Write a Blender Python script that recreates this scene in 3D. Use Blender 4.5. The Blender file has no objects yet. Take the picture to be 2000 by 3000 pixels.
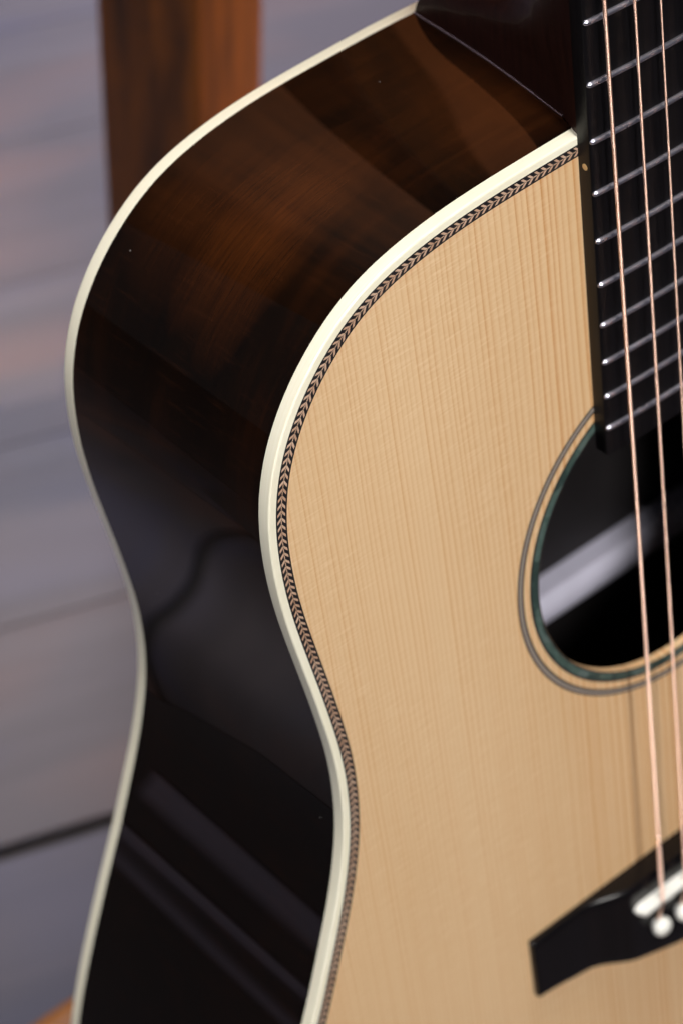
import bpy, bmesh, math, random
from mathutils import Vector, Matrix
random.seed(7)
S = 0.001                                   # everything below is measured in millimetres
sc = bpy.context.scene
COL = sc.collection

# ------------------------------------------------------------------ camera
TH = math.radians(15.0)                     # the guitar leans back by this much
cam = bpy.data.cameras.new('camera')
cam.sensor_fit = 'VERTICAL'
cam.sensor_height = 36.0
cam.lens = 36.0 * 7117.36 / 3000.0
cam.clip_start = 0.02
cam.clip_end = 60.0
cam.dof.use_dof = True
cam.dof.focus_distance = 0.640
cam.dof.aperture_fstop = 9.8
cam.dof.aperture_blades = 7
camo = bpy.data.objects.new('camera', cam)
COL.objects.link(camo)
RT = Vector((0.77247162, -0.63395330, 0.03729359))
DN = Vector((-0.47325634, -0.61383253, -0.63185288))
FW = Vector((0.42345724, 0.47043899, -0.77419062))
m = Matrix.Identity(4)
for r in range(3):
    m[r][0] = RT[r]; m[r][1] = -DN[r]; m[r][2] = -FW[r]
m.translation = Vector((-399.3229, -420.4862, 92.8961)) * S
camo.matrix_world = m
sc.camera = camo

# ------------------------------------------------------------------ world and lamps
world = bpy.data.worlds.new('World')
sc.world = world
world.use_nodes = True
bg = world.node_tree.nodes['Background']
bg.inputs['Color'].default_value = (0.86, 0.88, 1.0, 1)
bg.inputs['Strength'].default_value = 0.07

def area(name, loc, target, sx, sy, power, color, spread=180):
    l = bpy.data.lights.new(name, 'AREA')
    l.shape = 'RECTANGLE'
    l.size = sx; l.size_y = sy
    l.energy = power
    l.color = color
    l.spread = math.radians(spread)
    o = bpy.data.objects.new(name, l)
    COL.objects.link(o)
    o.location = loc
    o.rotation_euler = (Vector(target) - Vector(loc)).to_track_quat('-Z', 'Y').to_euler()
    return o
area('ceiling_or_fill', (-0.33, -1.45, 1.35), (-0.05, -0.13, -0.5), 0.36, 0.34, 45, (1.0, 0.96, 0.91))
area('ceiling_or_fill', (0.52, 1.22, 1.10), (0.44, 1.02, -0.9), 0.6, 0.5, 10.5, (0.78, 0.81, 1.0), 60)  # added light, aimed down to brighten the floor behind the guitar
area('ceiling_or_fill', (-2.0, -0.6, 1.7), (-0.15, -0.1, -0.45), 0.6, 0.6, 1.6, (0.97, 0.97, 1.0), 36)  # added fill from the left for the binding, narrowed to the guitar
area('ceiling_or_fill', (0.0, 0.1, 2.3), (-0.05, -0.1, -0.5), 0.5, 0.5, 36, (1.0, 0.97, 0.94))
area('ceiling_or_fill', (1.7, -0.35, 1.2), (0.13, 0.3, -0.62), 0.3, 0.3, 1.05, (1.0, 0.74, 0.44), 16)  # added warm beam, narrowed to brighten the right face of the post
area('wall_fill', (1.3, 1.5, 2.4), (1.3, 2.8, 0.5), 2.4, 0.3, 58, (1.0, 0.90, 0.78), 120)  # added light that brightens the wall for its reflection in the side

vs = sc.view_settings
vs.view_transform = 'Standard'
vs.look = 'None'
vs.exposure = 0.0
vs.gamma = 1.0
sc.cycles.use_denoising = True
sc.cycles.max_bounces = 10
sc.cycles.sample_clamp_indirect = 6.0

# ------------------------------------------------------------------ material helpers
class NT:
    def __init__(s, name):
        s.mat = bpy.data.materials.new(name)
        s.mat.use_nodes = True
        s.t = s.mat.node_tree
        s.p = s.t.nodes['Principled BSDF']
    def n(s, typ, **kw):
        nd = s.t.nodes.new(typ)
        for k, v in kw.items():
            if k in ('inp',):
                for a, b in v.items():
                    if hasattr(b, 'links'): s.t.links.new(b, nd.inputs[a])
                    else: nd.inputs[a].default_value = b
            else: setattr(nd, k, v)
        return nd
    def link(s, a, b): s.t.links.new(a, b)
    def mul(s, v, vec):
        return s.n('ShaderNodeVectorMath', operation='MULTIPLY', inp={0: v, 1: vec}).outputs[0]
    def math(s, op, a, b=0.0, c=0.0, clamp=False):
        return s.n('ShaderNodeMath', operation=op, use_clamp=clamp, inp={0: a, 1: b, 2: c}).outputs[0]
    def noise(s, vec, scale, detail=2.0, rough=0.5, dist=0.0):
        return s.n('ShaderNodeTexNoise', inp={'Vector': vec, 'Scale': scale, 'Detail': detail, 'Roughness': rough, 'Distortion': dist}).outputs['Fac']
    def ramp(s, fac, stops, interp='LINEAR'):
        nd = s.n('ShaderNodeValToRGB', inp={0: fac})
        cr = nd.color_ramp
        cr.interpolation = interp
        while len(cr.elements) < len(stops): cr.elements.new(0.5)
        for e, (pos, c) in zip(cr.elements, stops):
            e.position = pos
            e.color = (c, c, c, 1) if not hasattr(c, '__len__') else (*c, 1)
        return nd.outputs[0]
    def mix(s, fac, a, b, mode='MIX'):
        nd = s.n('ShaderNodeMix', data_type='RGBA', blend_type=mode)
        for k, v in ((0, fac), (6, a), (7, b)):
            if hasattr(v, 'links'): s.t.links.new(v, nd.inputs[k])
            else: nd.inputs[k].default_value = v if not hasattr(v, '__len__') or len(v) == 4 else (*v, 1)
        return nd.outputs[2]
    def obj(s): return s.n('ShaderNodeTexCoord').outputs['Object']
    def uv(s): return s.n('ShaderNodeTexCoord').outputs['UV']
    def bump(s, h, strength, dist=0.001):
        nd = s.n('ShaderNodeBump', inp={'Height': h, 'Strength': strength, 'Distance': dist})
        s.link(nd.outputs[0], s.p.inputs['Normal'])
    def set(s, **kw):
        names = {'color': 'Base Color', 'rough': 'Roughness', 'metal': 'Metallic', 'coat': 'Coat Weight', 'coatr': 'Coat Roughness', 'ior': 'IOR', 'spec': 'Specular IOR Level', 'sss': 'Subsurface Weight', 'coatior': 'Coat IOR'}
        for k, v in kw.items():
            i = s.p.inputs[names[k]]
            if hasattr(v, 'links'): s.link(v, i)
            elif hasattr(v, '__len__'): i.default_value = (*v, 1)
            else: i.default_value = v
        return s.mat

def plain(name, color, rough=0.5, metal=0.0, coat=0.0, var=0.12, scale=60.0, bump=0.0, coatr=0.05):
    t = NT(name)
    f = t.noise(t.obj(), scale, 4.0, 0.6)
    c = t.mix(f, tuple(x * (1 - var) for x in color), tuple(min(1, x * (1 + var)) for x in color))
    r = t.math('MULTIPLY_ADD', t.noise(t.obj(), scale * 0.37, 3.0), rough * 0.5, rough * 0.75)
    if bump: t.bump(t.noise(t.obj(), scale * 9, 3.0), bump, 0.0003)
    return t.set(color=c, rough=r, metal=metal, coat=coat, coatr=coatr)

def spruce_material(name, fine=True):
    t = NT(name)
    co = t.obj()
    sep = t.n('ShaderNodeSeparateXYZ', inp={0: co})
    x, y = sep.outputs[0], sep.outputs[1]
    # grain wanders a little along the board and gets tighter towards the edge of each half
    wob = t.noise(t.mul(co, (14.0, 3.2, 1.0)), 1.0, 2.0)
    wob2 = t.noise(t.mul(co, (60.0, 14.0, 1.0)), 1.0, 2.0)
    ax = t.math('ABSOLUTE', x)
    xx = t.math('ADD', ax, t.math('MULTIPLY_ADD', wob, 0.006, -0.003))
    xx = t.math('ADD', xx, t.math('MULTIPLY_ADD', wob2, 0.0012, -0.0006))
    ph = t.math('MULTIPLY', xx, t.math('MULTIPLY_ADD', xx, 1250.0, 300.0))
    ph = t.math('ADD', ph, t.math('MULTIPLY', t.noise(t.n('ShaderNodeCombineXYZ', inp={0: xx, 1: 0.0, 2: 0.0}).outputs[0], 70.0, 2.0), 2.2))
    fr = t.math('FRACT', ph)
    line = t.ramp(fr, [(0.0, 0.12), (0.25, 0.0), (0.45, 0.12), (0.72, 0.55), (0.86, 1.0), (0.94, 0.8), (1.0, 0.12)])
    cell = t.math('FLOOR', ph)
    rnd = t.n('ShaderNodeTexWhiteNoise', noise_dimensions='1D', inp={'W': cell}).outputs['Value']
    along = t.noise(t.mul(co, (330.0, 9.0, 1.0)), 1.0, 3.0)
    amt = t.math('MULTIPLY', line, t.math('MULTIPLY_ADD', rnd, 0.70, 0.45))
    amt = t.math('MULTIPLY', amt, t.math('MULTIPLY_ADD', along, 0.8, 0.55), clamp=True)
    big = t.noise(t.mul(co, (13.0, 4.0, 1.0)), 1.0, 4.0, 0.55)
    base = t.mix(big, (0.63, 0.41, 0.21), (0.82, 0.59, 0.355))
    near = t.ramp(t.math('MULTIPLY', ax, 7.0), [(0.15, 1.0), (0.65, 0.52)])
    col = t.mix(t.math('MULTIPLY', amt, near), base, (0.54, 0.225, 0.05))
    # fine fibre along the grain
    fib = t.noise(t.mul(co, (1900.0, 46.0, 1.0)), 1.0, 3.0, 0.6)
    col = t.mix(t.ramp(fib, [(0.35, 0.0), (0.7, 0.10)]), col, (0.80, 0.60, 0.40))
    # medullary silk: short streaks across the grain, in patches
    tilt = t.n('ShaderNodeVectorRotate', rotation_type='Z_AXIS', inp={'Vector': co, 'Angle': math.radians(-4.0)}).outputs[0]
    silk = t.noise(t.mul(tilt, (110.0, 1500.0, 1.0)), 1.0, 4.0, 0.62)
    patch = t.ramp(t.noise(t.mul(co, (13.0, 9.0, 1.0)), 1.0, 2.0), [(0.30, 0.15), (0.58, 1.0)])
    outer = t.ramp(t.math('MULTIPLY', ax, 7.0), [(0.15, 0.20), (0.5, 1.0)])
    sm = t.math('MULTIPLY', t.ramp(silk, [(0.5, 0.0), (0.66, 1.0)]), t.math('MULTIPLY', patch, outer))
    col = t.mix(t.math('MULTIPLY', sm, 0.38), col, (0.86, 0.66, 0.43))
    dk = t.math('MULTIPLY', t.ramp(silk, [(0.33, 1.0), (0.46, 0.0)]), t.math('MULTIPLY', patch, outer))
    col = t.mix(t.math('MULTIPLY', dk, 0.18), col, (0.53, 0.30, 0.14))
    h = t.math('ADD', t.math('MULTIPLY', amt, -0.5), t.math('MULTIPLY', silk, 0.15))
    t.bump(h, 0.02, 0.0002)
    return t.set(color=col, rough=0.42, coat=0.45, coatr=0.07)

def rosewood_material(name, use_uv=True):
    t = NT(name)
    co = t.uv() if use_uv else t.obj()
    k = (1.0, 1.0, 1.0) if use_uv else (10.0, 10.0, 10.0)
    co = t.mul(co, k)
    figure = t.noise(t.mul(co, (0.75, 2.6, 1.0)), 1.0, 3.0, 0.55, 0.5)
    streak = t.noise(t.mul(co, (1.3, 30.0, 1.0)), 1.0, 4.0, 0.62, 0.25)
    pore = t.noise(t.mul(co, (12.0, 330.0, 1.0)), 1.0, 3.0, 0.6)
    cross = t.noise(t.mul(co, (55.0, 5.0, 1.0)), 1.0, 3.0, 0.6)
    f = t.math('ADD', t.math('MULTIPLY', figure, 0.85), t.math('MULTIPLY', streak, 0.18))
    col = t.ramp(f, [(0.34, (0.0026, 0.0016, 0.0013)), (0.50, (0.0048, 0.0022, 0.0013)), (0.60, (0.012, 0.0038, 0.0015)), (0.74, (0.036, 0.0105, 0.0028))])
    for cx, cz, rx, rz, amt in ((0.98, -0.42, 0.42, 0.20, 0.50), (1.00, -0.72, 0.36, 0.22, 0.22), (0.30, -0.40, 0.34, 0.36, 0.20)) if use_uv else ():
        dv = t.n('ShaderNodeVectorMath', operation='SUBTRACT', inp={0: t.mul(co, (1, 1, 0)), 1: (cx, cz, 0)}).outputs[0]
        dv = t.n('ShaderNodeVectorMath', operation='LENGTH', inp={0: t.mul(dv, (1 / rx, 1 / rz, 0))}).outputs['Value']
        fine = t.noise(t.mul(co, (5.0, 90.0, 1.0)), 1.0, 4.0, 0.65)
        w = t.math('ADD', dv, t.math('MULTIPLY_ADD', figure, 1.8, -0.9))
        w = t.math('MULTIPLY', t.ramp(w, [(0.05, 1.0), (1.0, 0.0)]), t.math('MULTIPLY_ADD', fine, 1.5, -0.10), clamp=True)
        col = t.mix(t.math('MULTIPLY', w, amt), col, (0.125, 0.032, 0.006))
    sx = t.n('ShaderNodeSeparateXYZ', inp={0: co}).outputs[0]
    shoulder_dark = t.ramp(t.math('MULTIPLY_ADD', figure, 0.5, t.math('MULTIPLY', sx, 0.3)), [(0.72, 0.0), (0.92, 1.0)])
    if use_uv: col = t.mix(t.math('MULTIPLY', shoulder_dark, 0.92), col, (0.0034, 0.0024, 0.0022))   # near-black past the shoulder
    col = t.mix(t.ramp(pore, [(0.56, 0.0), (0.66, 0.6)]), col, (0.004, 0.003, 0.002))
    col = t.mix(t.ramp(cross, [(0.55, 0.0), (0.8, 0.12)]), col, (0.06, 0.018, 0.006))
    # specks of dust lying on the lacquer
    vo = t.n('ShaderNodeTexVoronoi', feature='F1', inp={'Vector': t.mul(co, (1.0, 1.0, 1.0)), 'Scale': 7.0})
    keep = t.math('GREATER_THAN', t.n('ShaderNodeSeparateColor', inp={0: vo.outputs['Color']}).outputs[0], 0.62)
    dust = t.math('MULTIPLY', t.math('LESS_THAN', vo.outputs['Distance'], 0.022), keep)
    col = t.mix(t.math('MULTIPLY', dust, 0.55), col, (0.30, 0.28, 0.26))
    return t.set(color=col, rough=0.6, coat=1.0, coatr=0.03, spec=0.0, coatior=1.31)

def wood_material(name, dark, light, scale, rough=0.45, coat=0.2, axis=2, stretch=0.06):
    t = NT(name)
    co = t.obj()
    v = [scale, scale, scale]; v[axis] = scale * stretch
    a = t.noise(t.mul(co, tuple(v)), 1.0, 5.0, 0.6, 0.6)
    v2 = [scale * .3] * 3; v2[axis] = scale * 0.10
    b = t.noise(t.mul(co, tuple(v2)), 1.0, 3.0, 0.5, 0.8)
    f = t.math('ADD', t.math('MULTIPLY', a, 0.55), t.math('MULTIPLY', b, 0.5))
    col = t.ramp(f, [(0.36, dark), (0.68, light)])
    t.bump(a, 0.12, 0.0006)
    return t.set(color=col, rough=rough, coat=coat, coatr=0.2)

M = {}
M['spruce'] = spruce_material('spruce top')
M['rosewood'] = rosewood_material('rosewood')
M['rosewood_flat'] = rosewood_material('rosewood back', False)
def ivory_material():
    t = NT('ivoroid binding')
    co = t.obj()
    lay = t.noise(t.mul(co, (25.0, 25.0, 2600.0)), 1.0, 3.0, 0.6)
    big = t.noise(co, 22.0, 3.0)
    col = t.mix(t.ramp(lay, [(0.35, 0.0), (0.70, 0.5)]), (0.86, 0.83, 0.68), (0.80, 0.73, 0.52))
    col = t.mix(t.math('MULTIPLY', big, 0.35), col, (0.82, 0.76, 0.57))
    return t.set(color=col, rough=0.3, coat=0.6, coatr=0.05)
M['ivory'] = ivory_material()
M['black_line'] = plain('black purfling', (0.006, 0.006, 0.008), 0.35, coat=0.4)
def chip_material():
    t = NT('herringbone maple')
    rnd = t.n('ShaderNodeObjectInfo').outputs['Random']
    a = t.mix(rnd, (0.44, 0.26, 0.16), (0.74, 0.56, 0.42))
    col = t.mix(t.noise(t.obj(), 500.0, 3.0), a, (0.48, 0.30, 0.20))
    return t.set(color=col, rough=0.4, coat=0.5, coatr=0.06)
M['chip'] = chip_material()
M['grey_line'] = plain('grey rosette line', (0.30, 0.26, 0.23), 0.4, coat=0.4)
M['bone'] = plain('bone', (0.84, 0.83, 0.77), 0.30, coat=0.3, var=0.03)
M['dot'] = plain('tan dot', (0.55, 0.36, 0.16), 0.4)
M['nickel'] = plain('nickel silver', (0.68, 0.67, 0.77), 0.30, 1.0, var=0.06, scale=300)
M['steel'] = plain('plain steel string', (0.66, 0.64, 0.62), 0.25, 1.0, var=0.05)
M['bronze'] = plain('bronze winding', (0.92, 0.62, 0.49), 0.30, 1.0, var=0.10, scale=120)
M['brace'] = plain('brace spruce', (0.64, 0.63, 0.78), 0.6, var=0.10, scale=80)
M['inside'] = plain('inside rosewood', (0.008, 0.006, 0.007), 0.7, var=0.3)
M['post'] = wood_material('brown post wood', (0.012, 0.004, 0.0012), (0.27, 0.074, 0.003), 80.0, 0.55, 0.05)
M['stand'] = wood_material('orange brown stand wood', (0.20, 0.062, 0.006), (0.50, 0.185, 0.022), 30.0, 0.4, 0.3, axis=0)

def ebony_material(name='ebony', rough=0.34, spec=0.35):
    t = NT(name)
    co = t.obj()
    a = t.noise(t.mul(co, (900.0, 22.0, 300.0)), 1.0, 4.0, 0.6)
    col = t.ramp(a, [(0.35, (0.0012, 0.0011, 0.0015)), (0.7, (0.0042, 0.0034, 0.0042))])
    vo = t.n('ShaderNodeTexVoronoi', inp={'Vector': co, 'Scale': 130.0})
    keep = t.math('GREATER_THAN', t.n('ShaderNodeSeparateColor', inp={0: vo.outputs['Color']}).outputs[0], 0.80)
    dust = t.math('MULTIPLY', t.math('LESS_THAN', vo.outputs['Distance'], 0.028), keep)
    col = t.mix(t.math('MULTIPLY', dust, 0.5), col, (0.25, 0.24, 0.25))
    t.bump(a, 0.10, 0.0003)
    return t.set(color=col, rough=rough, spec=spec)
M['ebony'] = ebony_material()
M['bridge'] = ebony_material('polished ebony', 0.20, 0.32)

def neck_material():
    t = NT('dark mahogany neck')
    co = t.obj()
    a = t.noise(t.mul(co, (700.0, 25.0, 700.0)), 1.0, 4.0, 0.6)
    col = t.ramp(a, [(0.3, (0.010, 0.0035, 0.003)), (0.75, (0.026, 0.008, 0.006))])
    return t.set(color=col, rough=0.45, coat=0.08, coatr=0.08, spec=0.12)
M['neck'] = neck_material()

def abalone_material():
    t = NT('abalone')
    co = t.obj()
    vo = t.n('ShaderNodeTexVoronoi', inp={'Vector': t.mul(co, (1, 1, 1)), 'Scale': 170.0, 'Randomness': 1.0})
    sepc = t.n('ShaderNodeSeparateColor', inp={0: vo.outputs['Color']})
    nz = t.noise(co, 420.0, 4.0, 0.6, 1.5)
    f = t.math('ADD', t.math('MULTIPLY', sepc.outputs[0], 0.55), t.math('MULTIPLY', nz, 0.5))
    col = t.ramp(f, [(0.22, (0.008, 0.026, 0.022)), (0.45, (0.042, 0.080, 0.068)), (0.62, (0.080, 0.138, 0.116)), (0.80, (0.14, 0.19, 0.175))])
    return t.set(color=col, rough=0.28, metal=0.25, coat=0.7, coatr=0.06)
M['abalone'] = abalone_material()

def plank_material():
    t = NT('grey floor plank')
    co = t.obj()
    oi = t.n('ShaderNodeObjectInfo').outputs['Random']
    off = t.n('ShaderNodeVectorMath', operation='ADD', inp={0: co, 1: t.n('ShaderNodeCombineXYZ', inp={0: t.math('MULTIPLY', oi, 31.0), 1: t.math('MULTIPLY', oi, 17.0), 2: 0.0}).outputs[0]}).outputs[0]
    a = t.noise(t.mul(off, (2.2, 30.0, 1.0)), 1.0, 5.0, 0.62, 0.6)
    b = t.noise(t.mul(off, (3.0, 9.0, 1.0)), 1.0, 2.0, 0.5, 0.4)
    col = t.ramp(a, [(0.30, (0.052, 0.046, 0.055)), (0.52, (0.067, 0.059, 0.070)), (0.75, (0.083, 0.073, 0.083))])
    col = t.mix(t.ramp(b, [(0.50, 0.0), (0.68, 0.85)]), col, (0.118, 0.074, 0.070))
    col = t.mix(t.ramp(b, [(0.30, 0.6), (0.46, 0.0)]), col, (0.051, 0.055, 0.108))
    col = t.mix(0.5, col, t.mix(oi, (0.80, 0.80, 0.86), (1.0, 0.98, 0.98)), 'MULTIPLY')
    t.bump(a, 0.3, 0.002)
    return t.set(color=col, rough=0.5)
M['plank'] = plank_material()
M['glint'] = plain('lacquer seam', (0.16, 0.13, 0.16), 0.2, coat=1.0)  # pale colour standing in for the highlight at the heel edge
M['band'] = plain('pale floor trim', (0.30, 0.27, 0.38), 0.5)  # for the added strip mirrored as a pale band in the side
M['wall'] = wood_material('brown wall panel', (0.008, 0.003, 0.0015), (0.46, 0.135, 0.030), 3.4, 0.6, 0.0, 2, 0.5)
M['joint'] = plain('dark floor joint', (0.034, 0.033, 0.040), 0.8)

# ------------------------------------------------------------------ mesh helpers
def mesh_obj(name, verts, faces, mat, parent=None, smooth=False, uvs=None, scale=S):
    me = bpy.data.meshes.new(name)
    me.from_pydata([(v[0] * scale, v[1] * scale, v[2] * scale) for v in verts], [], faces)
    if uvs:
        ul = me.uv_layers.new(name='UVMap')
        for li, lp in enumerate(me.loops): ul.data[li].uv = uvs[lp.vertex_index]
    bm = bmesh.new(); bm.from_mesh(me)
    bmesh.ops.recalc_face_normals(bm, faces=bm.faces[:])
    bm.to_mesh(me); bm.free()
    me.materials.append(mat)
    if smooth:
        me.polygons.foreach_set('use_smooth', [True] * len(me.polygons))
        me.set_sharp_from_angle(angle=math.radians(38))
    o = bpy.data.objects.new(name, me)
    COL.objects.link(o)
    if parent is not None: o.parent = parent
    return o

def empty(name, loc=(0, 0, 0)):
    o = bpy.data.objects.new(name, None)
    o.empty_display_size = 0.05
    COL.objects.link(o)
    o.location = loc
    return o

def tag(o, label=None, cat=None, group=None, kind=None):
    for k, v in (('label', label), ('category', cat), ('group', group), ('kind', kind)):
        if v: o[k] = v
    return o

def box_vf(x0, x1, y0, y1, z0, z1):
    v = [(x, y, z) for x in (x0, x1) for y in (y0, y1) for z in (z0, z1)]
    f = [(0, 1, 3, 2), (4, 6, 7, 5), (0, 4, 5, 1), (2, 3, 7, 6), (0, 2, 6, 4), (1, 5, 7, 3)]
    return v, f

def bevel_box(name, x0, x1, y0, y1, z0, z1, bev, mat, parent=None, seg=2):
    v, f = box_vf(x0, x1, y0, y1, z0, z1)
    o = mesh_obj(name, v, f, mat, parent)
    bm = bmesh.new(); bm.from_mesh(o.data)
    bmesh.ops.bevel(bm, geom=bm.edges[:], offset=bev * S, segments=seg, affect='EDGES', profile=0.5)
    bm.to_mesh(o.data); bm.free()
    o.data.polygons.foreach_set('use_smooth', [True] * len(o.data.polygons))
    o.data.set_sharp_from_angle(angle=math.radians(50))
    return o

def loft(name, rings, mat, parent=None, closed=True, cap=True, smooth=True, loop=False, uvs=None):
    n = len(rings[0])
    v = [p for r in rings for p in r]
    f = []
    R = len(rings)
    for i in range(R if loop else R - 1):
        a, b = i * n, ((i + 1) % R) * n
        for j in range(n if closed else n - 1):
            k = (j + 1) % n
            f.append((a + j, a + k, b + k, b + j))
    if cap and not loop:
        f.append(tuple(range(n - 1, -1, -1)))
        f.append(tuple((R - 1) * n + j for j in range(n)))
    return mesh_obj(name, v, f, mat, parent, smooth, uvs)

def tube(name, pts, rad, mat, parent=None, sides=10):
    rings = []
    for i, p in enumerate(pts):
        p = Vector(p)
        d = (Vector(pts[min(i + 1, len(pts) - 1)]) - Vector(pts[max(i - 1, 0)])).normalized()
        u = d.cross(Vector((0, 0, 1)) if abs(d.z) < 0.9 else Vector((1, 0, 0))).normalized()
        w = d.cross(u)
        r = rad[i] if hasattr(rad, '__len__') else rad
        rings.append([tuple(p + (u * math.cos(a) + w * math.sin(a)) * r) for a in [2 * math.pi * k / sides for k in range(sides)]])
    return loft(name, rings, mat, parent)

# ------------------------------------------------------------------ the floor
FZ = -930.0
floor = tag(mesh_obj('floor', *box_vf(-3200, 3200, -3200, 3600, FZ - 60, FZ - 9), M['joint']), kind='structure')
ang = math.radians(-18.0)
bounds = [97, 227, 347, 466, 584, 686]
gaps = [8.5, 0.9, 0.3, 0.4, 0.3, 0.7]
while bounds[-1] < 2100: bounds.append(bounds[-1] + random.uniform(112, 124)); gaps.append(0.3)
while bounds[0] > -1300: bounds.insert(0, bounds[0] - random.uniform(112, 124)); gaps.insert(0, 0.3)
for i in range(len(bounds) - 1):
    a, b = bounds[i] + gaps[i] / 2, bounds[i + 1] - gaps[i + 1] / 2
    x = -2300 + random.uniform(-500, 0)
    while x < 2300:
        ln = random.uniform(1500, 1900)
        if 97 - 1 <= bounds[i] < 700 and x < 900 and x + ln > -500: ln = 900 + random.uniform(0, 300) - x
        v, f = box_vf(0, ln - 2.5, -(b - a) / 2, (b - a) / 2, -8, 0)
        o = mesh_obj('plank', v, f, M['plank'], floor)
        bm = bmesh.new(); bm.from_mesh(o.data)
        bmesh.ops.bevel(bm, geom=[e for e in bm.edges if all(vv.co.z > -0.001 for vv in e.verts)], offset=0.4 * S, segments=1, affect='EDGES')
        bm.to_mesh(o.data); bm.free()
        c = (a + b) / 2
        px = x * math.cos(ang) - c * math.sin(ang)
        py = x * math.sin(ang) + c * math.cos(ang)
        o.location = (px * S, py * S, (FZ + random.uniform(-0.3, 0.3)) * S)
        o.rotation_euler = (0, 0, ang)
        x += ln

cp = [(-540, 330), (-690, 400), (-1640, 3590), (-3190, 3590), (-3190, -3190), (-420, -3190), (-420, 150)]  # unseen dark sheet, added to darken the reflections low on the side
NC = len(cp)
tag(mesh_obj('unseen_sheet', [(x, y, FZ + 5) for x, y in cp] + [(x, y, FZ - 20) for x, y in cp], [tuple(range(NC)), tuple(range(2 * NC - 1, NC - 1, -1))] + [(k, NC + k, NC + (k + 1) % NC, (k + 1) % NC) for k in range(NC)], plain('dark carpet', (0.036, 0.033, 0.040), 0.95, scale=400, bump=0.4)), kind='structure')
for (xa, ya), (xb, yb) in (((-664, 348), (-900, -38)),):  # unseen pale strip, added to make a light streak in the reflections
    d = Vector((xb - xa, yb - ya)); ln = d.length
    o = bevel_box('reflection_strip', 0, ln, -10, 10, 5.2, 12, 3, M['band'], floor)
    o.location = (xa * S, ya * S, FZ * S); o.rotation_euler = (0, 0, math.atan2(d.y, d.x))

# the panelled wall far behind, mirrored in the lacquer of the side
wall = tag(mesh_obj('wall', *box_vf(-1500, 3300, 2800, 2900, FZ - 20, 2200), M['wall']), kind='structure')

# ------------------------------------------------------------------ the wooden post behind the guitar
# 50 mm square; corner towards the viewer
PB = Vector((133, 303, FZ))
d1 = Vector((101.1 - 159.1, 324.1 - 279.6, 0)).normalized()        # along the picture, right to left
turn = math.atan2(d1.y, d1.x)
post = tag(empty('wooden_post', (PB.x * S, PB.y * S, FZ * S)), 'dark brown square wooden post standing on the grey floor behind the guitar', 'post')
post.rotation_euler = (0, 0, turn - math.radians(32.6) + math.radians(0))
bevel_box('shaft', -28, 28, -28, 28, 12, 1500, 2.0, M['post'], post, 3)
bevel_box('foot_block', -30, 30, -30, 30, 0, 11.8, 1.5, M['post'], post)

# ------------------------------------------------------------------ the guitar stand (its rail shows at the lower left)
stand = tag(empty('guitar_stand', (0, 0, FZ * S)), 'orange brown wooden guitar stand rail behind the guitar at the lower left', 'guitar stand')
bevel_box('base_rail', -190, 190, -22, 35.5, 0, 40, 6, M['stand'], stand, 4)
for sx in (-1, 1):
    bevel_box('support_arm', sx * 70 - 16, sx * 70 + 16, -290, -22.5, 8, 34, 5, M['stand'], stand, 3)
    bevel_box('end_stop', sx * 70 - 14, sx * 70 + 14, -288, -262, 34.2, 96, 6, M['stand'], stand, 3)
bevel_box('upright', -22, 22, -20, 28, 40.2, 300, 5, M['stand'], stand, 3)

# ------------------------------------------------------------------ the guitar: local axes x across, y to the headstock (0 = nut), z out of the top
L = 645.0
def fy(n): return -L * (1 - 2 ** (-n / 12))
Y14 = fy(14)
def depth(y): return 94.28 + 0.07341 * (Y14 - y)
def half_board(y): return 27.53 + 0.01929 * (Y14 - y)
SHY, SHR = -504.77, 56.4

guitar = tag(empty('acoustic_guitar'), 'acoustic guitar with pale spruce top, glossy dark rosewood side and cream binding', 'guitar')
guitar.matrix_world = Matrix(((1, 0, 0, 0), (0, math.sin(TH), -math.cos(TH), 0), (0, math.cos(TH), math.sin(TH), 0), (0, 0, 0, 1)))

left = [(0,-357.2),(-13,-357.2),(-27,-357.35),(-42,-357.9),(-57,-358.6),(-72,-359.9),(-86,-362.2),(-98.5,-365.6),(-109,-370.3),(-117.5,-376.1),(-125,-382.8),(-131,-389.8),(-135.8,-397),(-139.4,-404),(-142,-411.3),(-144,-419.3),(-145.2,-429),(-145.55,-441),(-144.7,-455),(-142.8,-470),(-140.7,-484.5),(-139,-497.5),(-137.8,-508.8),(-137.25,-519),(-137.5,-529.5),(-138.6,-540.8),(-140.5,-550.5),(-143.6,-562),(-148,-574.8),(-153.6,-589),(-159.6,-603.8),(-166.5,-619.3),(-173.3,-635),(-179.7,-650.3),(-186.2,-667),(-192.6,-686),(-197.6,-708),(-200,-733),(-199,-758),(-193.5,-783),(-182,-807),(-164,-828),(-138,-845),(-103,-857.5),(-56,-864.5),(0,-866.5)]
def catmull(P, sub=8):
    out = []
    for i in range(len(P) - 1):
        p0, p1, p2, p3 = (Vector(P[max(0, min(len(P) - 1, j))]) for j in (i - 1, i, i + 1, i + 2))
        for k in range(sub):
            t = k / sub
            out.append(0.5 * ((2 * p1) + (p2 - p0) * t + (2 * p0 - 5 * p1 + 4 * p2 - p3) * t * t + (3 * p1 - p0 - 3 * p2 + p3) * t ** 3))
    out.append(Vector(P[-1]))
    return out
full = [Vector((x, y)) for x, y in left]
full = full + [Vector((-p.x, p.y)) for p in reversed(full[1:-1])]
n = len(full)
ext = [full[-1]] + full + [full[0], full[1]]
pts = []
for i in range(n):
    p0, p1, p2, p3 = full[i - 1], full[i], full[(i + 1) % n], full[(i + 2) % n]
    for k in range(10):
        t = k / 10
        pts.append(0.5 * ((2 * p1) + (p2 - p0) * t + (2 * p0 - 5 * p1 + 4 * p2 - p3) * t * t + (3 * p1 - p0 - 3 * p2 + p3) * t ** 3))
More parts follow.
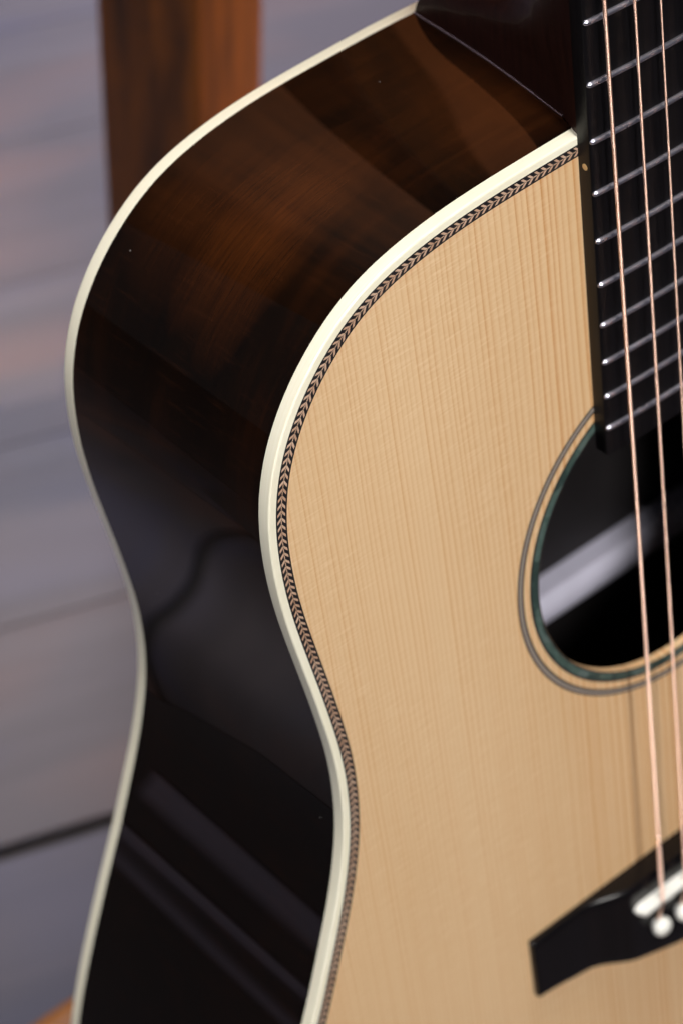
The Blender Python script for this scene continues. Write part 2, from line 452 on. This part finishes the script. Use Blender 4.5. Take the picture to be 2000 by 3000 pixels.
def resample(P, step):
    Q = P + [P[0]]
    acc = [0.0]
    for a, b in zip(Q, Q[1:]): acc.append(acc[-1] + (b - a).length)
    N = int(round(acc[-1] / step))
    out, j = [], 0
    for i in range(N):
        s = acc[-1] * i / N
        while acc[j + 1] < s: j += 1
        t = (s - acc[j]) / (acc[j + 1] - acc[j])
        out.append(Q[j].lerp(Q[j + 1], t))
    return out, acc[-1]
OUT, PER = resample(pts, 2.0)
for lam in [0.6, -0.612] * 130:                       # smooth without shrinking
    NQ = len(OUT)
    OUT = [p + lam * ((OUT[i - 1] + OUT[(i + 1) % NQ]) / 2 - p) for i, p in enumerate(OUT)]
OUT, PER = resample(OUT, 2.0)
NO = len(OUT)
TAN = [(OUT[(i + 1) % NO] - OUT[i - 1]).normalized() for i in range(NO)]
INW = [Vector((-t.y, t.x)) for t in TAN]            # outline runs counter-clockwise (top -> left -> bottom): inward is to the left
if INW[NO // 4].dot(Vector((0, -600)) - OUT[NO // 4]) < 0: INW = [-v for v in INW]

def sweep(name, section, mat, parent, idx=None, smooth=True):
    """section(i) -> list of (inset, z) for outline sample i"""
    ii = range(NO) if idx is None else idx
    rings = [[(OUT[i].x + INW[i].x * a, OUT[i].y + INW[i].y * a, z) for a, z in section(i)] for i in ii]
    return loft(name, rings, mat, parent, loop=idx is None, smooth=smooth)

BH, BB = 4.35, 5.0
# rim: outer and inner skin of the rosewood side, with grain coordinates along its length
rings, uvs = [], []
for i in range(NO + 1):
    j = i % NO
    d = depth(OUT[j].y)
    s = i * PER / NO / 100
    prof = [(0, -BH + 0.02), (0, -(d - BB) - 0.02), (2.2, -(d - BB) - 0.02), (2.2, -BH + 0.02)]
    rings.append([(OUT[j].x + INW[j].x * a, OUT[j].y + INW[j].y * a, z) for a, z in prof])
    uvs += [(s, z / 100) for a, z in prof]
rim = loft('side', rings, M['rosewood'], guitar, cap=False, uvs=uvs)
rim['label'] = 'glossy dark rosewood side'

def rounded(z_hi, z_lo, w, r, top=True):
    """binding section with a small round on the outer corner"""
    c = [(r - r * math.cos(a), (z_hi - r + r * math.sin(a)) if top else (z_lo + r - r * math.sin(a))) for a in [k * math.pi / 8 for k in range(5)]]
    if top: return [(0, z_lo)] + c + [(w, z_hi), (w, z_lo)]
    return [(0, z_hi)] + c + [(w, z_lo), (w, z_hi)]
fb = sweep('front_binding', lambda i: [(a - 0.05, z + 0.03) for a, z in rounded(0.0, -BH, 2.45, 0.55)], M['ivory'], guitar)
bb = sweep('back_binding', lambda i: [(a - 0.05, z) for a, z in rounded(-(depth(OUT[i].y) - BB), -depth(OUT[i].y), 2.4, 0.9, False)], M['ivory'], guitar)
purf = sweep('purfling', lambda i: [(2.4, -3.0), (2.4, 0.0), (6.0, 0.0), (6.0, -3.0)], M['black_line'], guitar)
purf['label'] = 'black purfling strip with herringbone inlay'

# herringbone chevrons set into the purfling
def chevron_vf(h0=-0.25, h1=0.035):
    hw, drop, th = 1.28, 1.15, 0.92
    v, f = [], []
    def prism(poly):
        b = len(v); k = len(poly)
        v.extend((x, y, h0) for x, y in poly); v.extend((x, y, h1) for x, y in poly)
        f.append(tuple(b + k + q for q in range(k)))
        for q in range(k):
            r = (q + 1) % k
            f.append((b + q, b + r, b + k + r, b + k + q))
    prism([(-hw, -drop + 0.55), (-hw, -drop + 0.55 - th), (-0.07, 0.62 - th), (-0.07, 0.62)])
    prism([(0.07, 0.62), (0.07, 0.62 - th), (hw, -drop + 0.40 - th), (hw, -drop + 0.40)])
    prism([(-0.13, 0.66), (0.13, 0.66), (0.13, 1.75), (-0.13, 1.75)])
    return v, f
CV, CF = chevron_vf()
PITCH = 2.40
nch = int(PER / PITCH)
cme = None
restv, restf = [], []
for k in range(nch):
    s = (k + 0.5) * NO / nch
    i = int(s) % NO; t = s - int(s)
    p = OUT[i].lerp(OUT[(i + 1) % NO], t)
    inw = INW[i].lerp(INW[(i + 1) % NO], t).normalized()
    c = p + inw * 4.2
    tn = Vector((inw.y, -inw.x))                    # tangent
    tow = tn if i < NO // 2 else -tn                # will be made to point towards the neck on both halves
    if i < NO // 2:
        tow = -TAN[i]
    else:
        tow = TAN[i]
    tow = (tow - inw * tow.dot(inw)).normalized()
    seen = p.x < -24 and p.y > -640
    if seen:
        if cme is None:
            o = mesh_obj('herringbone_chip', CV, CF, M['chip'], purf)
            cme = o.data
        else:
            o = bpy.data.objects.new('herringbone_chip', cme)
            COL.objects.link(o); o.parent = purf
        o.matrix_local = Matrix(((inw.x, tow.x, 0, c.x * S), (inw.y, tow.y, 0, c.y * S), (0, 0, 1, random.uniform(-0.012, 0.0) * S), (0, 0, 0, 1)))
    else:
        b = len(restv)
        restv += [(c.x + inw.x * x + tow.x * y, c.y + inw.y * x + tow.y * y, z) for x, y, z in CV]
        restf += [tuple(b + q for q in fc) for fc in CF]
tag(mesh_obj('herringbone_inlay', restv, restf, M['chip'], purf), kind='stuff')

# spruce top with its sound hole
def ring_plate(name, outer, inner, z0, z1, mat, parent):
    k = len(outer)
    v = [(p.x, p.y, z1) for p in outer] + [(p.x, p.y, z1) for p in inner] + [(p.x, p.y, z0) for p in inner] + [(p.x, p.y, z0) for p in outer]
    f = []
    for i in range(k):
        j = (i + 1) % k
        f += [(i, j, k + j, k + i), (k + i, k + j, 2 * k + j, 2 * k + i), (2 * k + i, 2 * k + j, 3 * k + j, 3 * k + i), (3 * k + i, 3 * k + j, j, i)]
    return mesh_obj(name, v, f, mat, parent, True)
outer = [OUT[i] + INW[i] * 6.0 for i in range(NO)]
hc = Vector((0, SHY))
inner = [hc + (p - hc).normalized() * SHR for p in outer]
top = ring_plate('soundboard', outer, inner, -3.0, 0.0, M['spruce'], guitar)
top['label'] = 'pale spruce soundboard with vertical grain'

def annulus(name, r0, r1, z0, z1, mat, parent, N=180):
    o = [hc + Vector((math.cos(2 * math.pi * k / N), math.sin(2 * math.pi * k / N))) * r1 for k in range(N)]
    q = [hc + Vector((math.cos(2 * math.pi * k / N), math.sin(2 * math.pi * k / N))) * r0 for k in range(N)]
    return ring_plate(name, o, q, z0, z1, mat, parent)
ros = annulus('rosette', 56.45, 60.0, -0.4, 0.03, M['black_line'], guitar)
ros['label'] = 'green shell and dark line rosette round the sound hole'
annulus('shell_ring', 57.0, 59.3, -0.3, 0.06, M['abalone'], ros)
line = annulus('outer_ring', 62.6, 65.0, -0.4, 0.03, M['black_line'], ros)
annulus('pale_line', 63.35, 64.35, -0.3, 0.06, M['grey_line'], line)

# back, inside the rim and the back binding
bv, bf = [], []
inn = [OUT[i] + INW[i] * 2.35 for i in range(NO)]
for off in (0.15, 3.2):
    bv += [(p.x, p.y, -depth(p.y) + off) for p in inn]
bf.append(tuple(range(NO))); bf.append(tuple(range(2 * NO - 1, NO - 1, -1)))
for i in range(NO):
    j = (i + 1) % NO
    bf.append((i, j, NO + j, NO + i))
mesh_obj('back', bv, bf, M['inside'], guitar)
for yb in (-415, -505, -624.5, -745):
    w = min((abs(p.x) for p in OUT if abs(p.y - yb) < 1.5 and p.x < 0), default=140) - 6
    zb = -depth(yb) + 3.3
    xs = [-w + 2 * w * k / 24 for k in range(25)]
    rings = []
    for x in xs:
        e = min(1.0, (w - abs(x)) / 26.0)
        hgt = 3.0 + 10.0 * (3 * e * e - 2 * e ** 3)
        rings.append([(x, yb - 6.5, zb), (x, yb - 6.5, zb + hgt * 0.72), (x, yb - 4.2, zb + hgt * 0.94), (x, yb - 1.5, zb + hgt), (x, yb + 1.5, zb + hgt), (x, yb + 4.2, zb + hgt * 0.94), (x, yb + 6.5, zb + hgt * 0.72), (x, yb + 6.5, zb)])
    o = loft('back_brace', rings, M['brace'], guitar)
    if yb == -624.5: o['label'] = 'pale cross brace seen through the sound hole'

# neck and heel
def neck_section(y):
    w = half_board(y) - 0.4
    h = max(0.0, y + 357.3)
    prof = [(0, 91.5), (4, 89.6), (8, 85.8), (12, 78.5), (16, 67.0), (20, 54.5), (26, 42.0), (34, 33.0), (46, 26.8), (62, 23.6), (400, 23.6)]
    for (h0, e0), (h1, e1) in zip(prof, prof[1:]):
        if h0 <= h <= h1: D = e0 + (e1 - e0) * (h - h0) / (h1 - h0)
    t = (D - 23.6) / (91.5 - 23.6)
    sd = 21.0 + (-y) * 0.006
    hd = 91.5
    out = []
    N = 22
    for k in range(N + 1):
        a = k / N
        # shaft: D shape
        an = a * math.pi / 2
        xs_, zs_ = w * math.cos(an) ** 0.8, -sd * math.sin(an) ** 0.9
        # heel: tapering wedge with a small rounded tip
        if a < 0.12: xh, zh = w - (w - 23.2) * (a / 0.12) ** 1.2, -9.0 * a / 0.12
        elif a < 0.9:
            q = (a - 0.12) / 0.78
            xh, zh = 23.2 - 13.4 * q - 1.2 * math.sin(math.pi * q), -9.0 - (hd - 12.0) * q
        else:
            q = (a - 0.9) / 0.1
            xh, zh = 9.8 * math.cos(q * math.pi / 2), -(hd - 3.0) - 3.0 * math.sin(q * math.pi / 2)
        out.append((xs_ + (xh - xs_) * min(1, t * 1.15), zs_ + (zh - zs_) * t))
    lft = [(-x, y, z) for x, z in out]
    rgt = [(x, y, z) for x, z in reversed(out[:-1])]
    return lft + rgt
ys = [-1.0, -60, -120, -180, -220, -250, -262] + [-270, -278, -286, -294] + [-298 - 3 * k for k in range(9)] + [-324 - 1.5 * k for k in range(1, 22)] + [-357.05]
neck = loft('neck', [neck_section(y) for y in ys], M['neck'], guitar)
neck['label'] = 'dark brown neck heel'
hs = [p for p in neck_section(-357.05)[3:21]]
tube('heel_glint', [(x - 0.15, -356.95, z) for x, y, z in hs], 0.22, M['glint'], guitar, 6)  # thin pale tube drawn as the highlight where heel meets body
bevel_box('nut', -21, 21, -0.5, 5.0, -1, 8, 0.8, M['bone'], guitar)
hv = [(-23, 5.2, -2), (23, 5.2, -2), (38, 45, -14), (34, 190, -55), (-34, 190, -55), (-38, 45, -14)]
hv = hv + [(x, y, z - 15) for x, y, z in hv]
mesh_obj('headstock', hv, [(0, 1, 2, 3, 4, 5), (11, 10, 9, 8, 7, 6)] + [(k, 6 + k, 6 + (k + 1) % 6, (k + 1) % 6) for k in range(6)], M['neck'], guitar)

# fingerboard, slightly rounded across
def board_top(x, y): return 5.55 - x * x / (2 * 406.0)
rings = []
for y in [-0.6] + [-20 * k for k in range(1, 23)] + [-452, -462.3, -463.0]:
    w = half_board(y) - (0.5 if y == -463.0 else 0)
    sec = [(-w, y, 0.05), (-w, y, board_top(w, y) - 0.35), (-w + 0.12, y, board_top(w, y) - 0.1), (-w + 0.4, y, board_top(w, y))]
    for k in range(-9, 10): sec.append((w * k / 9.6, y, board_top(w * k / 9.6, y)))
    sec += [(w - 0.4, y, board_top(w, y)), (w - 0.12, y, board_top(w, y) - 0.1), (w, y, board_top(w, y) - 0.35), (w, y, 0.05)]
    rings.append(sec)
board = loft('fingerboard', rings, M['ebony'], guitar)
board['label'] = 'black ebony fingerboard'
for nf in range(1, 22):
    y = fy(nf)
    w = half_board(y) - 0.25
    rings = []
    K = 28
    ends = [0.0, 0.25, 0.6, 1.0, 1.5]
    xs = [-w + e for e in ends] + [-w + 1.5 + (2 * w - 3.0) * k / K for k in range(1, K)] + [w - e for e in reversed(ends)]
    for x in xs:
        q = min(1.0, (w - abs(x)) / 1.5)
        s_ = math.sqrt(max(0.0, 1 - (1 - q) ** 2)) * 0.92 + 0.08
        z0 = board_top(x, y) - 0.15
        rings.append([(x, y + 0.92 * s_ * math.cos(a), z0 + (0.12 + 1.02 * s_ * math.sin(a) if 0 < k < 8 else 0.0)) for k, a in enumerate([math.pi * q_ / 8 for q_ in range(9)])])
    loft('fret', rings, M['nickel'], board)
for nf in (3, 5, 7, 9, 15):
    y = (fy(nf) + fy(nf - 1)) / 2
    w = half_board(y)
    rr = [[(-w - e, y + r * math.cos(a), 2.5 + r * math.sin(a)) for a in [2 * math.pi * k / 14 for k in range(14)]] for e, r in ((-0.5, 1.0), (0.03, 1.0), (0.06, 0.85))]
    loft('side_dot', rr, M['dot'], board)

# bridge with saddle and pins
def smooth01(q): q = max(0.0, min(1.0, q)); return q * q * (3 - 2 * q)
def bridge_h(x):
    a = abs(x)
    return 2.9 + 5.3 * smooth01((54.0 - a) / 19.0) + 1.2 * smooth01((36.0 - a) / 36.0)
def bridge_back(x):
    a = abs(x)
    return -671.2 - 3.0 * smooth01((76.2 - a) / 20.0) - 15.5 * smooth01((66.0 - a) / 66.0)
rings = []
XS = [-76.2, -76.0, -75.6] + [-75 + 150 * k / 75 for k in range(76)] + [75.6, 76.0, 76.2]
for x in XS:
    h, yb, yf = bridge_h(x), bridge_back(x), -644.0
    e = {76.2: 0.75, 76.0: 0.25}.get(round(abs(x), 1), 0.0)
    h -= e
    sec = [(x, yf, 0.02), (x, yf, h - 1.3), (x, yf - 0.17, h - 0.65), (x, yf - 0.65, h - 0.17), (x, yf - 1.3, h)]
    for k in range(1, 10): sec.append((x, yf - 1.3 + (yb + 1.1 - yf + 1.3) * k / 10, h))
    sec += [(x, yb + 1.1, h), (x, yb + 0.5, h - 0.15), (x, yb + 0.12, h - 0.5), (x, yb, h - 1.1), (x, yb, 0.02)]
    rings.append(sec)
bridge = loft('bridge', rings, M['bridge'], guitar)
bridge['label'] = 'black ebony bridge with scooped wing'
sa, sb = Vector((-36.0, -655.2)), Vector((36.0, -650.8))
du = (sb - sa).normalized(); dv = Vector((-du.y, du.x))
rings = []
NS = 40
for k in range(NS + 1):
    q = k / NS
    c = sa.lerp(sb, q)
    x = c.x
    e = min(1.0, min(q, 1 - q) * 72 / 2.6)
    e = math.sqrt(max(0.0, 1 - (1 - e) ** 2))
    zt = 8.0 + (4.9 - x * x / 2400.0) * (0.55 + 0.45 * e) + 0.05
    wd = 2.0 * (0.25 + 0.75 * e)
    prof = [(-wd, 7.0), (-wd, zt - 0.8), (-wd * 0.6, zt - 0.15), (0, zt), (wd * 0.6, zt - 0.15), (wd, zt - 0.8), (wd, 7.0)]
    rings.append([(c.x + dv.x * a, c.y + dv.y * a, z) for a, z in prof])
loft('saddle', rings, M['bone'], bridge)
pin_x = [-26.3, -15.8, -5.3, 5.3, 15.8, 26.3]
for x in pin_x:
    prof = [(2.3, -1.0), (2.5, 0.4), (2.9, 0.9), (3.45, 1.6), (3.75, 2.6), (3.65, 3.6), (3.1, 4.5), (2.1, 5.15), (0.9, 5.45), (0.15, 5.5)]
    zb, yp = bridge_h(x) - 0.2, -668.5 - 1.2 * (1 - abs(x) / 26.3)
    rr = [[(x + r * math.cos(a), yp + r * math.sin(a), zb + z) for a in [2 * math.pi * k / 20 for k in range(20)]] for r, z in prof]
    loft('bridge_pin', rr, M['bone'], bridge)

# strings: wound ones show their winding
def string_line(k):
    nut_x = [-17.1, -7.3, 1.0, 8.5, 14.5, 20.0][k]
    sad_x = [-26.9, -15.7, -5.6, 5.2, 15.7, 26.3][k]
    return Vector((nut_x, 0.0, 8.2 + (8.2 - 12.7) * 316 / 332)), Vector((sad_x, -653.0, 12.75))
SR = [0.64, 0.50, 0.38, 0.30, 0.21, 0.16]
for k in range(6):
    a, b = string_line(k)
    a = Vector((a.x, a.y, 4.2 + 0.0)) if False else a
    pitch = [0.46, 0.42, 0.38, 0.36, 0, 0][k]
    start, end = (a.lerp(b, 0.40), b)
    pts_, rad = [], []
    pts_.append(tuple(a)); rad.append(SR[k])
    if pitch:
        ln = (end - start).length
        N = int(ln / pitch) * 5
        for j in range(N + 1):
            pts_.append(tuple(start.lerp(end, j / N)))
            rad.append(SR[k] - pitch * (0.36, 0.10, 0.0, 0.0, 0.10)[j % 5])
    else:
        pts_ += [tuple(start), tuple(end)]; rad += [SR[k]] * 2
    pin = Vector((pin_x[k], -666.6, bridge_h(pin_x[k]) + 0.8))
    for q in (0.08, 0.3, 0.65, 1.0):
        pts_.append(tuple(end.lerp(pin, q) + Vector((0, 0, 0.25 * (1 - q))))); rad.append(SR[k] * 0.95)
    o = tube('string', pts_, rad, M['bronze'] if pitch else M['steel'], guitar, 10)
